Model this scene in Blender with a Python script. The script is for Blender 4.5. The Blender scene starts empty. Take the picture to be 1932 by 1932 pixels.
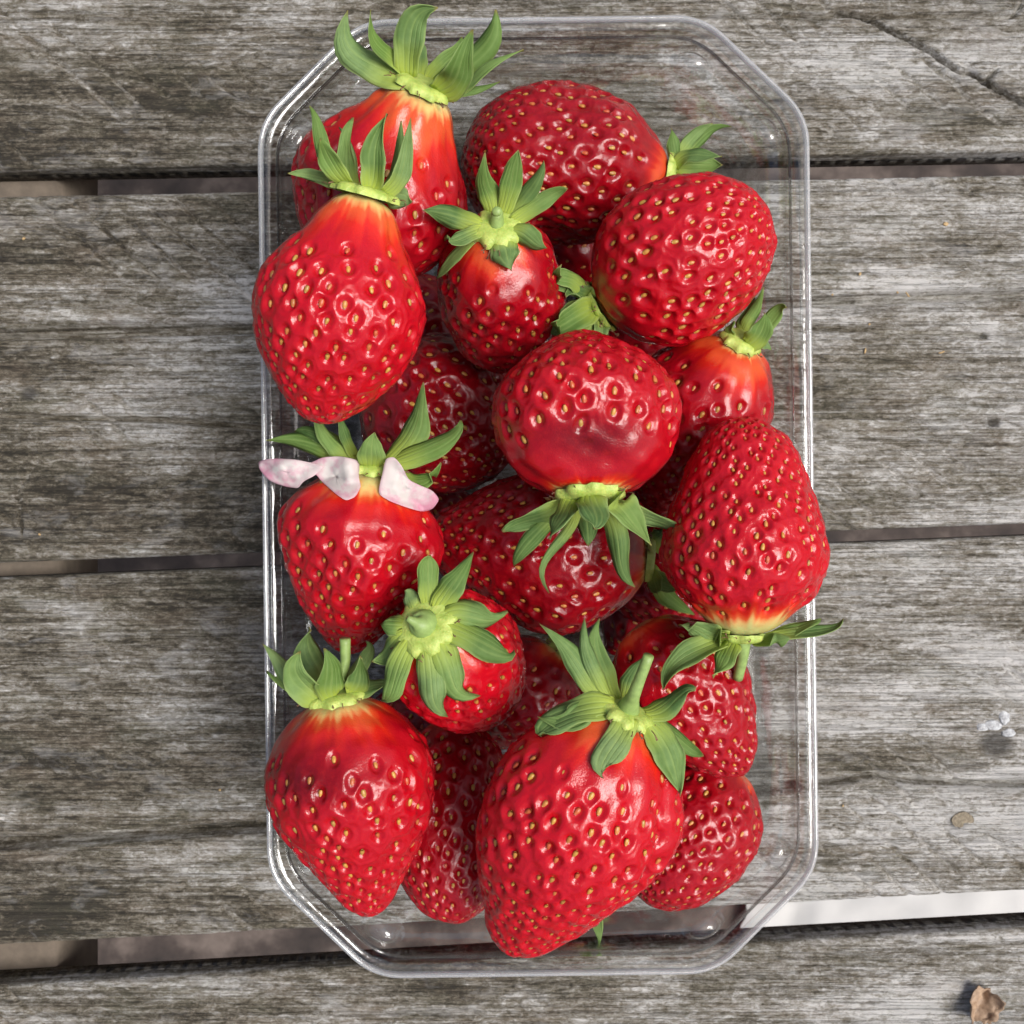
import bpy, math
import numpy as np
from mathutils import Matrix, Vector

# ------------------------------------------------------------------ camera, sky, sun, exposure
SC = bpy.context.scene
COL = SC.collection
MM = 0.001                      # everything below is laid out in millimetres
CAM_H = 285.0                   # camera height over the table top
cam_d = bpy.data.cameras.new('camera')
cam_d.sensor_width = 36.0
cam_d.lens = 36.0
cam_d.clip_start = 0.005
cam_d.clip_end = 50.0
cam_d.dof.use_dof = True
cam_d.dof.focus_distance = 0.195
cam_d.dof.aperture_fstop = 55.0
cam = bpy.data.objects.new('camera', cam_d)
COL.objects.link(cam)
cam.location = (0, 0, CAM_H * MM)
SC.camera = cam

SUN_EL, SUN_AZ = math.radians(64), math.radians(98)     # azimuth clockwise from +Y
world = bpy.data.worlds.new('World')
SC.world = world
world.use_nodes = True
wn = world.node_tree.nodes
wn.clear()
sky = wn.new('ShaderNodeTexSky')
sky.sky_type = 'NISHITA'
sky.sun_disc = False
sky.sun_elevation = SUN_EL
sky.sun_rotation = SUN_AZ
sky.air_density = 0.9
sky.dust_density = 6.0
sky.ozone_density = 0.6
bg = wn.new('ShaderNodeBackground')
bg.inputs['Strength'].default_value = 0.055
wo = wn.new('ShaderNodeOutputWorld')
world.node_tree.links.new(sky.outputs[0], bg.inputs[0])
world.node_tree.links.new(bg.outputs[0], wo.inputs[0])

sun_d = bpy.data.lights.new('sun', 'SUN')
sun_d.energy = 1.5
sun_d.angle = math.radians(30)
sun_d.color = (1.0, 0.985, 0.965)
sun = bpy.data.objects.new('sun', sun_d)
COL.objects.link(sun)
sd = Vector((math.sin(SUN_AZ) * math.cos(SUN_EL), math.cos(SUN_AZ) * math.cos(SUN_EL), math.sin(SUN_EL)))
sun.rotation_euler = (-sd).to_track_quat('-Z', 'Y').to_euler()

SC.view_settings.view_transform = 'Standard'
SC.view_settings.look = 'None'
SC.view_settings.gamma = 1.0
SC.view_settings.exposure = 1.27
SC.cycles.use_denoising = True
SC.cycles.max_bounces = 10
SC.cycles.transparent_max_bounces = 40
SC.cycles.transmission_bounces = 8
SC.cycles.caustics_reflective = False
SC.cycles.caustics_refractive = False

# ------------------------------------------------------------------ helpers
def at(px, py, z):
    """a point of the place seen along one ray of the photograph (1932 px wide), at height z mm"""
    f = (CAM_H - z) * 0.5 / 966.0
    return np.array([(px - 966.0) * f, -(py - 966.0) * f, z])

def mmpx(z):
    return (CAM_H - z) * 0.5 / 966.0

def unit(v):
    v = np.asarray(v, float)
    return v / (np.linalg.norm(v) + 1e-12)

def sstep(a, b, x):
    t = np.clip((x - a) / (b - a), 0, 1)
    return t * t * (3 - 2 * t)

def hash2(ix, iy, seed):
    h = (ix.astype(np.int64) * 374761393 + iy.astype(np.int64) * 668265263 + seed * 1442695041) & 0x7fffffff
    h = ((h ^ (h >> 13)) * 1274126177) & 0x7fffffff
    return ((h ^ (h >> 16)) & 0xffffff) / float(0xffffff)

def vnoise(x, y, seed=0, octaves=3):
    x, y = np.broadcast_arrays(np.asarray(x, float), np.asarray(y, float))
    out = np.zeros(x.shape)
    amp, tot = 1.0, 0.0
    for o in range(octaves):
        ix, iy = np.floor(x), np.floor(y)
        fx, fy = x - ix, y - iy
        fx, fy = fx * fx * (3 - 2 * fx), fy * fy * (3 - 2 * fy)
        a = hash2(ix, iy, seed + o); b = hash2(ix + 1, iy, seed + o)
        c = hash2(ix, iy + 1, seed + o); d = hash2(ix + 1, iy + 1, seed + o)
        out += amp * ((a * (1 - fx) + b * fx) * (1 - fy) + (c * (1 - fx) + d * fx) * fy)
        tot += amp
        amp *= 0.5
        x, y = x * 2.03, y * 2.03
    return out / tot - 0.5

def mesh_from(name, verts, faces, mat=None, smooth=True, attrs=None):
    """verts in mm; faces: list of arrays / lists (mixed sizes allowed)"""
    me = bpy.data.meshes.new(name)
    verts = np.asarray(verts, float) * MM
    me.vertices.add(len(verts))
    me.vertices.foreach_set('co', verts.astype(np.float32).ravel())
    if isinstance(faces, np.ndarray):
        faces = [faces]
    loops, starts, n = [], [], 0
    for blk in faces:
        blk = np.asarray(blk, np.int32)
        k = blk.shape[1]
        loops.append(blk.ravel())
        starts.append(n + k * np.arange(len(blk)))
        n += blk.size
    loops = np.concatenate(loops).astype(np.int32)
    starts = np.concatenate(starts).astype(np.int32)
    me.loops.add(len(loops))
    me.loops.foreach_set('vertex_index', loops)
    me.polygons.add(len(starts))
    me.polygons.foreach_set('loop_start', starts)
    me.update(calc_edges=True)
    me.validate()
    if smooth:
        me.polygons.foreach_set('use_smooth', np.ones(len(me.polygons), bool))
    for k, v in (attrs or {}).items():
        a = me.attributes.new(k, 'FLOAT', 'POINT')
        a.data.foreach_set('value', np.asarray(v, np.float32).ravel())
    if mat:
        me.materials.append(mat)
    return me

def obj(name, me, parent=None, loc=None):
    o = bpy.data.objects.new(name, me)
    COL.objects.link(o)
    if parent is not None:
        o.parent = parent
    if loc is not None:
        o.location = [c * MM for c in loc]
    return o

def thing(name, label, cat, loc, group=None):
    o = obj(name, None, None, loc)
    o.empty_display_size = 0.005
    o['label'] = label
    o['category'] = cat
    if group:
        o['group'] = group
    return o

def grid_faces(nu, nv, wrap_v=False):
    i = np.arange(nu - 1)[:, None]
    j = np.arange(nv if wrap_v else nv - 1)[None, :]
    jn = (j + 1) % nv
    return np.stack([i * nv + j, i * nv + jn, (i + 1) * nv + jn, (i + 1) * nv + j], -1).reshape(-1, 4)

def tube(pts, rads, n=10, ring=None):
    pts = np.asarray(pts, float)
    V = []
    up = np.array([0.3, 0.5, 0.81])
    for k, p in enumerate(pts):
        t = unit(pts[min(k + 1, len(pts) - 1)] - pts[max(k - 1, 0)])
        a = unit(np.cross(t, up)); b = np.cross(t, a)
        ph = np.linspace(0, 2 * np.pi, n, endpoint=False)
        V.append(p + rads[k] * (np.cos(ph)[:, None] * a + np.sin(ph)[:, None] * b))
    V = np.concatenate(V)
    F = grid_faces(len(pts), n, True)
    V = np.vstack([V, pts[:1], pts[-1:]])
    m = len(V)
    j = np.arange(n)
    caps = np.concatenate([np.stack([(j + 1) % n, j, np.full(n, m - 2)], -1),
                           np.stack([(len(pts) - 1) * n + j, (len(pts) - 1) * n + (j + 1) % n, np.full(n, m - 1)], -1)])
    return V, [F, caps]

# ------------------------------------------------------------------ materials
class NT:
    def __init__(self, name):
        self.m = bpy.data.materials.new(name)
        self.m.use_nodes = True
        self.t = self.m.node_tree
        self.t.nodes.clear()
        self.out = self.t.nodes.new('ShaderNodeOutputMaterial')
    def n(self, kind, **kw):
        nd = self.t.nodes.new('ShaderNode' + kind)
        for k, v in kw.items():
            setattr(nd, k, v)
        return nd
    def put(self, sock, v):
        if hasattr(v, 'is_output'):
            self.t.links.new(v, sock)
        elif isinstance(v, (tuple, list)) and len(v) == 3 and sock.type == 'RGBA':
            sock.default_value = (*v, 1)
        else:
            sock.default_value = v
    def attr(self, name):
        return self.n('Attribute', attribute_name=name).outputs['Fac']
    def math(self, op, a, b=0.0, clamp=False):
        nd = self.n('Math', operation=op, use_clamp=clamp)
        self.put(nd.inputs[0], a); self.put(nd.inputs[1], b)
        return nd.outputs[0]
    def mix(self, fac, a, b, blend='MIX'):
        nd = self.n('Mix', data_type='RGBA', blend_type=blend)
        self.put(nd.inputs[0], fac); self.put(nd.inputs[6], a); self.put(nd.inputs[7], b)
        return nd.outputs[2]
    def ramp(self, fac, stops, interp='LINEAR'):
        nd = self.n('ValToRGB')
        cr = nd.color_ramp
        cr.interpolation = interp
        while len(cr.elements) < len(stops):
            cr.elements.new(0.5)
        for e, (p, c) in zip(cr.elements, stops):
            e.position = p
            e.color = (*c, 1) if len(c) == 3 else c
        self.put(nd.inputs[0], fac)
        return nd.outputs[0]
    def coords(self, scale, kind='Object', rot=(0, 0, 0), loc=(0, 0, 0)):
        tc = self.n('TexCoord')
        mp = self.n('Mapping')
        mp.inputs['Scale'].default_value = scale
        mp.inputs['Rotation'].default_value = rot
        mp.inputs['Location'].default_value = loc
        self.t.links.new(tc.outputs[kind], mp.inputs[0])
        return mp.outputs[0]
    def noise(self, vec, scale=1.0, detail=3.0, rough=0.55, dist=0.0):
        nd = self.n('TexNoise')
        self.put(nd.inputs['Vector'], vec)
        nd.inputs['Scale'].default_value = scale
        nd.inputs['Detail'].default_value = detail
        nd.inputs['Roughness'].default_value = rough
        nd.inputs['Distortion'].default_value = dist
        return nd.outputs[0]
    def bump(self, h, dist, strength=1.0, prev=None):
        nd = self.n('Bump')
        nd.inputs['Strength'].default_value = strength
        nd.inputs['Distance'].default_value = dist
        self.put(nd.inputs['Height'], h)
        if prev is not None:
            self.put(nd.inputs['Normal'], prev)
        return nd.outputs[0]
    def principled(self, **kw):
        nd = self.n('BsdfPrincipled')
        for k, v in kw.items():
            self.put(nd.inputs[k.replace('_', ' ')], v)
        return nd
    def finish(self, shader):
        self.t.links.new(shader, self.out.inputs['Surface'])
        return self.m

def mat_flesh():
    w = NT('strawberry flesh')
    ripe = w.attr('ripe'); dark = w.attr('dark')
    mm = w.coords((1000, 1000, 1000))
    n1 = w.noise(mm, 0.11, 3, 0.55)
    n2 = w.noise(mm, 0.9, 2, 0.5)
    ripe2 = w.math('ADD', ripe, w.math('MULTIPLY', w.math('SUBTRACT', n1, 0.5), 0.22))
    base = w.ramp(ripe2, [(0.0, (0.52, 0.52, 0.19)), (0.16, (0.62, 0.38, 0.13)), (0.34, (0.60, 0.090, 0.022)),
                          (0.55, (0.54, 0.016, 0.007)), (1.0, (0.40, 0.0030, 0.0105))])
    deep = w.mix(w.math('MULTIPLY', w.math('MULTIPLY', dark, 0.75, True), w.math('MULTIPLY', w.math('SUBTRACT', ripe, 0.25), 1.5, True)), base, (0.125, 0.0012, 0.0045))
    blotch = w.math('MULTIPLY', w.math('SUBTRACT', n1, 0.52), 2.2, True)
    col = w.mix(w.math('MULTIPLY', blotch, 0.5), deep, (0.19, 0.0016, 0.005))
    col = w.mix(w.math('MULTIPLY', w.math('SUBTRACT', n2, 0.45), 0.5, True), col, (0.58, 0.018, 0.014))
    b = w.bump(w.noise(mm, 2.4, 3, 0.65), 0.00016, 0.5)
    p = w.principled(Base_Color=col, Roughness=0.11, Normal=b, IOR=1.47,
                     Subsurface_Weight=0.22, Subsurface_Scale=0.0016, Coat_Weight=0.0)
    p.inputs['Subsurface Radius'].default_value = (1.0, 0.16, 0.09)
    return w.finish(p.outputs[0])

def mat_seed():
    w = NT('strawberry seed')
    oi = w.n('ObjectInfo')
    col = w.ramp(oi.outputs['Random'], [(0.0, (0.42, 0.17, 0.04)), (0.35, (0.48, 0.26, 0.05)), (0.6, (0.32, 0.18, 0.04)),
                                        (0.75, (0.42, 0.07, 0.025)), (1.0, (0.50, 0.24, 0.06))])
    p = w.principled(Base_Color=col, Roughness=0.36, Subsurface_Weight=0.0)
    return w.finish(p.outputs[0])

def mat_sepal():
    w = NT('sepal')
    u, v = w.attr('along'), w.attr('across')
    oi = w.n('ObjectInfo')
    mm = w.coords((1000, 1000, 1000))
    n1 = w.noise(mm, 0.45, 4, 0.6)
    # side veins branching off the midrib
    av = w.math('ABSOLUTE', v)
    ph = w.math('ADD', w.math('MULTIPLY', v, 17.0), w.math('MULTIPLY', w.math('MULTIPLY', av, u), 9.0))
    vein = w.math('POWER', w.math('ADD', w.math('MULTIPLY', w.math('SINE', ph), 0.5), 0.5), 4.0)
    mid = w.math('SUBTRACT', 1.0, w.math('MULTIPLY', av, 9.0), True)
    tone = w.math('ADD', w.math('MULTIPLY', n1, 0.55), w.math('MULTIPLY', oi.outputs['Random'], 0.45))
    green = w.ramp(tone, [(0.2, (0.055, 0.125, 0.035)), (0.5, (0.130, 0.225, 0.075)), (0.8, (0.25, 0.37, 0.15))])
    green = w.mix(w.math('MULTIPLY', w.math('FRACT', w.math('MULTIPLY', oi.outputs['Random'], 7.3)), 0.5), green, (0.20, 0.34, 0.045))
    geo = w.n('NewGeometry')
    grey = w.mix(w.math('MULTIPLY', geo.outputs['Backfacing'], 0.3), green, (0.25, 0.36, 0.17))
    base = w.math('SUBTRACT', 1.05, w.math('MULTIPLY', u, 2.2), True)
    c = w.mix(w.math('MULTIPLY', base, 0.9), grey, (0.50, 0.60, 0.085))
    c = w.mix(w.math('MULTIPLY', vein, 0.30), c, (0.30, 0.42, 0.13))
    c = w.mix(w.math('MULTIPLY', mid, 0.35), c, (0.34, 0.46, 0.14))
    edge = w.math('MULTIPLY', w.math('SUBTRACT', av, 0.86, True), 4.0, True)
    c = w.mix(edge, c, (0.36, 0.47, 0.17))
    tip = w.math('MULTIPLY', w.math('SUBTRACT', u, 0.955, True), 18.0, True)
    c = w.mix(tip, c, (0.30, 0.20, 0.07))
    hgt = w.math('ADD', w.math('MULTIPLY', vein, -0.5), w.math('MULTIPLY', n1, 0.6))
    b = w.bump(hgt, 0.0002, 0.7)
    p = w.principled(Base_Color=c, Roughness=0.62, Normal=b, Specular_IOR_Level=0.25)
    tr = w.n('BsdfTranslucent')
    w.put(tr.inputs[0], w.mix(0.5, c, (0.35, 0.5, 0.06)))
    ms = w.n('MixShader')
    ms.inputs[0].default_value = 0.36
    w.t.links.new(p.outputs[0], ms.inputs[1]); w.t.links.new(tr.outputs[0], ms.inputs[2])
    return w.finish(ms.outputs[0])

def mat_calyx():
    w = NT('calyx disc')
    mm = w.coords((1000, 1000, 1000))
    n1 = w.noise(mm, 0.6, 4, 0.6)
    c = w.ramp(n1, [(0.3, (0.27, 0.38, 0.06)), (0.7, (0.48, 0.56, 0.14))])
    p = w.principled(Base_Color=c, Roughness=0.5, Normal=w.bump(w.noise(mm, 2.2, 3), 0.0003, 0.6),
                     Subsurface_Weight=0.15, Subsurface_Scale=0.001)
    return w.finish(p.outputs[0])

def mat_plain(name, col, rough=0.6, var=0.25, scale=1.0, bump=0.0, dark=None):
    w = NT(name)
    mm = w.coords((1000, 1000, 1000))
    n1 = w.noise(mm, scale, 4, 0.6)
    d = dark or tuple(x * (1 - var) for x in col)
    c = w.ramp(n1, [(0.3, d), (0.7, col)])
    kw = dict(Base_Color=c, Roughness=rough)
    if bump:
        kw['Normal'] = w.bump(n1, bump, 0.7)
    return w.finish(w.principled(**kw).outputs[0])

def mat_petal():
    w = NT('petal')
    u = w.attr('along'); mm = w.coords((1000, 1000, 1000))
    n = w.noise(mm, 0.35, 4, 0.65)
    f = w.math('ADD', w.math('MULTIPLY', w.math('SUBTRACT', n, 0.5), 3.2), w.math('SUBTRACT', w.math('MULTIPLY', u, 1.1), 0.50), True)
    f = w.math('ADD', f, w.math('MULTIPLY', w.math('POWER', w.attr('across'), 5.0), 0.35), True)
    c = w.mix(w.math('MULTIPLY', f, 0.75), (0.74, 0.71, 0.68), (0.70, 0.22, 0.38))
    p = w.principled(Base_Color=c, Roughness=0.55)
    tr = w.n('BsdfTranslucent'); w.put(tr.inputs[0], c)
    ms = w.n('MixShader'); ms.inputs[0].default_value = 0.42
    w.t.links.new(p.outputs[0], ms.inputs[1]); w.t.links.new(tr.outputs[0], ms.inputs[2])
    return w.finish(ms.outputs[0])

def mat_plastic(name='clear plastic', f0=0.055, haze=0.0):
    w = NT(name)
    tr = w.n('BsdfTransparent'); tr.inputs[0].default_value = (0.965, 0.972, 0.970, 1)
    gl = w.n('BsdfGlossy'); gl.inputs['Roughness'].default_value = 0.06
    mm = w.coords((1000, 1000, 1000))
    b = w.bump(w.noise(mm, 0.12, 3, 0.5), 0.0012, 0.35)
    w.put(gl.inputs['Normal'], b)
    lw = w.n('LayerWeight'); lw.inputs['Blend'].default_value = 0.5
    w.put(lw.inputs['Normal'], b)
    fr = w.math('ADD', w.math('MULTIPLY', w.math('POWER', lw.outputs['Facing'], 3.3), 0.95), f0)   # Schlick
    ms = w.n('MixShader')
    w.put(ms.inputs[0], fr)
    w.t.links.new(tr.outputs[0], ms.inputs[1]); w.t.links.new(gl.outputs[0], ms.inputs[2])
    if not haze:
        return w.finish(ms.outputs[0])
    df = w.n('BsdfDiffuse'); df.inputs[0].default_value = (0.85, 0.87, 0.88, 1)
    m2 = w.n('MixShader'); m2.inputs[0].default_value = haze
    w.t.links.new(ms.outputs[0], m2.inputs[1]); w.t.links.new(df.outputs[0], m2.inputs[2])
    return w.finish(m2.outputs[0])

def mat_wood():
    w = NT('weathered wood')
    tone = w.attr('tone')              # uneven bands of the board, all paler towards the right
    oi = w.n('ObjectInfo')
    shift = w.n('CombineXYZ')
    w.put(shift.inputs[0], w.math('MULTIPLY', oi.outputs['Random'], 61.0)); w.put(shift.inputs[1], w.math('MULTIPLY', oi.outputs['Random'], 143.0))
    def co(sx, sy, rz=0.0, off=0.0):
        a = w.n('VectorMath', operation='ADD')
        w.put(a.inputs[0], w.coords((1000 * sx, 1000 * sy, 400), 'Object', (0, 0, rz), (off, off * 0.7, 0)))
        w.put(a.inputs[1], shift.outputs[0])
        return a.outputs[0]
    streak = w.noise(co(0.040, 0.55), 1.0, 7, 0.70, 0.3)
    mott = w.noise(co(0.21, 0.56, 0, 9), 1.0, 7, 0.78, 0.6)
    fine = w.noise(co(0.62, 1.30, 0, 3), 1.0, 5, 0.75, 0.8)
    patch = w.noise(co(0.020, 0.055, 0.2, 5), 1.0, 3, 0.6)
    algae = w.noise(co(0.035, 0.08, 0, 31), 1.0, 5, 0.7)
    diag = w.noise(co(0.05, 0.75, 0.62, 17), 1.0, 4, 0.6)
    s = w.math('ADD', w.math('MULTIPLY', streak, 0.50), w.math('MULTIPLY', mott, 0.85))
    s = w.math('ADD', s, w.math('MULTIPLY', fine, 0.62))
    s = w.math('ADD', s, w.math('MULTIPLY', patch, 0.62))
    s = w.math('ADD', s, w.math('MULTIPLY', diag, 0.16))
    s = w.math('ADD', s, w.math('MULTIPLY', tone, 0.17))
    s = w.math('ADD', w.math('MULTIPLY', w.math('SUBTRACT', s, 1.46), 2.1), 0.5)
    # thin dark checks that follow the grain
    chk = w.noise(co(0.012, 0.85, 0, 77), 1.0, 5, 0.6, 0.2)
    line = w.math('SUBTRACT', 1.0, w.math('MULTIPLY', w.math('ABSOLUTE', w.math('SUBTRACT', chk, 0.5)), 38.0), True)
    s = w.math('SUBTRACT', s, w.math('MULTIPLY', line, 0.16))
    c = w.ramp(s, [(0.10, (0.040, 0.034, 0.024)), (0.32, (0.108, 0.092, 0.064)), (0.50, (0.200, 0.180, 0.142)),
                   (0.70, (0.325, 0.310, 0.275)), (0.95, (0.58, 0.57, 0.545))])
    silver = w.math('MULTIPLY', w.math('SUBTRACT', w.noise(co(0.045, 0.11, 0.1, 63), 1.0, 6, 0.72, 0.8), 0.53, True), 4.5, True)
    c = w.mix(w.math('MULTIPLY', silver, 0.68), c, (0.46, 0.455, 0.44))
    al = w.math('MULTIPLY', w.math('SUBTRACT', algae, 0.50, True), 2.6, True)
    c = w.mix(w.math('MULTIPLY', al, 0.5), c, (0.115, 0.118, 0.072))
    warm = w.math('MULTIPLY', w.math('SUBTRACT', w.noise(co(0.05, 0.12, 0, 51), 1.0, 4, 0.6), 0.52, True), 2.5, True)
    c = w.mix(w.math('MULTIPLY', warm, 0.35), c, (0.27, 0.20, 0.145))
    st = w.attr('stain')
    c = w.mix(st, c, (0.050, 0.046, 0.042))
    h = w.math('ADD', w.math('MULTIPLY', fine, 0.6), w.math('MULTIPLY', mott, 0.9))
    h = w.math('SUBTRACT', h, w.math('MULTIPLY', line, 0.35))
    b = w.bump(h, 0.0018, 0.85)
    p = w.principled(Base_Color=c, Roughness=0.74, Normal=b, Specular_IOR_Level=0.35)
    return w.finish(p.outputs[0])

M_FLESH, M_SEED, M_SEPAL, M_CALYX = mat_flesh(), mat_seed(), mat_sepal(), mat_calyx()
M_STEM = mat_plain('green stem', (0.26, 0.38, 0.11), 0.5, 0.3, 0.8)
M_STAMEN = mat_plain('dried stamen', (0.20, 0.10, 0.045), 0.6, 0.5, 2.0)
M_PETAL, M_PLASTIC, M_WOOD = mat_petal(), mat_plastic(), mat_wood()
M_RIM = mat_plastic('thick rim plastic', 0.22, 0.21)  # milky thick edge; sky highlights along it are put into the white

# ------------------------------------------------------------------ ground under the table
gm = NT('ground')
gmm = gm.coords((1, 1, 1))
gc = gm.ramp(gm.noise(gmm, 16.0, 5, 0.65), [(0.32, (0.012, 0.009, 0.008)), (0.5, (0.042, 0.031, 0.026)), (0.68, (0.12, 0.095, 0.08))])
M_GROUND = gm.finish(gm.principled(Base_Color=gc, Roughness=0.9).outputs[0])
g = obj('ground', mesh_from('ground', [(-9000, -9000, 0), (9000, -9000, 0), (9000, 9000, 0), (-9000, 9000, 0)],
                            [[[0, 1, 2, 3]]], M_GROUND, False), None, (0, 0, -720))
g['kind'] = 'structure'

# a white sheet lying on the ground, glimpsed through the gap between two planks
nx, ny = 60, 30
xs = np.linspace(0, 640, nx)[:, None] + np.zeros((1, ny))
ys = np.linspace(-130, 110, ny)[None, :] + np.zeros((nx, 1))
zs = 6 + 40 * np.maximum(0, vnoise(xs / 50, ys / 50, 4, 3) + 0.3)
xs = xs + 25 * vnoise(ys / 40, xs * 0 + 2.0, 8)
ws = mesh_from('white_sheet', np.stack([xs, ys, zs], -1).reshape(-1, 3), grid_faces(nx, ny),
               mat_plain('white paper', (0.44, 0.435, 0.42), 0.7, 0.1, 0.02))
o = obj('white_sheet', ws, None, (225, -385, -720))
o['label'] = 'crumpled white sheet on the ground, glimpsed through the gap between table planks'
o['category'] = 'sheet'

# ------------------------------------------------------------------ the table: planks and battens
table = thing('garden_table', 'weathered grey wooden garden table of wide planks with dark gaps', 'table', (0, 40, -18))
S0 = mmpx(0)
def px_line(yl, yr):
    a, b = at(0, yl, 0), at(1932, yr, 0)
    k = (b[1] - a[1]) / (b[0] - a[0])
    return a[1] - k * a[0], k

def poly_dist(X, Y, pts):
    """distance (mm) to a polyline given in photo pixels at table height"""
    P = np.array([at(p[0], p[1], 0)[:2] for p in pts])
    d = np.full(X.shape, 1e9)
    for a, b in zip(P[:-1], P[1:]):
        ab = b - a
        t = np.clip(((X - a[0]) * ab[0] + (Y - a[1]) * ab[1]) / (ab @ ab), 0, 1)
        d = np.minimum(d, np.hypot(X - a[0] - t * ab[0], Y - a[1] - t * ab[1]))
    return d

CRACKS = [  # polyline (photo px), width mm, depth mm
    ([(1583, 20), (1612, 25), (1655, 44), (1694, 65), (1723, 79), (1760, 99), (1787, 119), (1811, 134), (1835, 138), (1861, 152), (1893, 172), (1932, 196), (2010, 238)], 0.55, 3.2),
    ([(1861, 152), (1877, 134), (1884, 131)], 0.4, 1.8),
    ([(1750, 115), (1790, 140), (1815, 158)], 0.3, 0.8),
    ([(1480, 27), (1700, 28), (1932, 29), (2300, 30)], 0.55, 2.0),
    ([(1915, 30), (1935, 0), (1945, -30)], 0.4, 1.4),
    ([(-600, 775), (0, 783), (100, 788), (300, 791), (490, 806), (600, 812)], 0.7, 2.6),
    ([(-200, 665), (0, 678), (120, 684), (300, 698), (480, 702)], 0.3, 0.6),
    ([(1500, 617), (1640, 622), (1760, 628), (1860, 633)], 0.5, 1.6),
    ([(1535, 1480), (1600, 1473), (1655, 1463), (1725, 1474), (1800, 1480), (1932, 1483), (2400, 1490)], 0.75, 3.0),
    ([(-800, 652), (0, 630), (490, 618), (1000, 592), (1500, 568), (1932, 552), (2600, 532)], 1.15, 4.0),
    ([(-800, 1642), (0, 1596), (495, 1562), (900, 1532), (1300, 1502), (1500, 1486)], 1.15, 4.0),
    ([(40, 1010), (28, 930), (60, 880), (70, 860)], 0.35, 0.7),
    ([(300, 1160), (420, 1150), (480, 1145)], 0.3, 0.4),
    ([(0, 1510), (230, 1500), (500, 1506)], 0.3, 0.5),
    ([(1650, 1290), (1720, 1250), (1830, 1190)], 0.35, 0.4),
    ([(0, 440), (180, 452), (240, 458)], 0.35, 0.5),
    ([(620, 70), (560, 80)], 0.3, 0.4),
]
STEPS = [  # a worn ridge line: the wood below it (towards the viewer) sits higher or lower
    ([(-800, 650), (0, 628), (490, 616), (1500, 566), (1932, 550), (2600, 530)], 2.2),
    ([(-800, 1640), (0, 1594), (495, 1560), (900, 1530), (1300, 1500), (1500, 1484)], 2.0),
]
PLANKS = [  # top edge left/right, bottom edge left/right (photo px), end offset
    ((-1135, -1165), (-425, -452), 0),
    ((-380, -408), (318, 284), 6),
    ((368, 327), (1062, 988), -5),
    ((1090, 1011), (1786, 1682), 4),
    ((1862, 1752), (2560, 2430), -3),
]
THICK = 11.0
XH = np.arange(-150, 150.1, 0.7)
XS = np.concatenate([np.linspace(-430, -152, 70), XH, np.linspace(152, 430, 70)])
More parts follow.
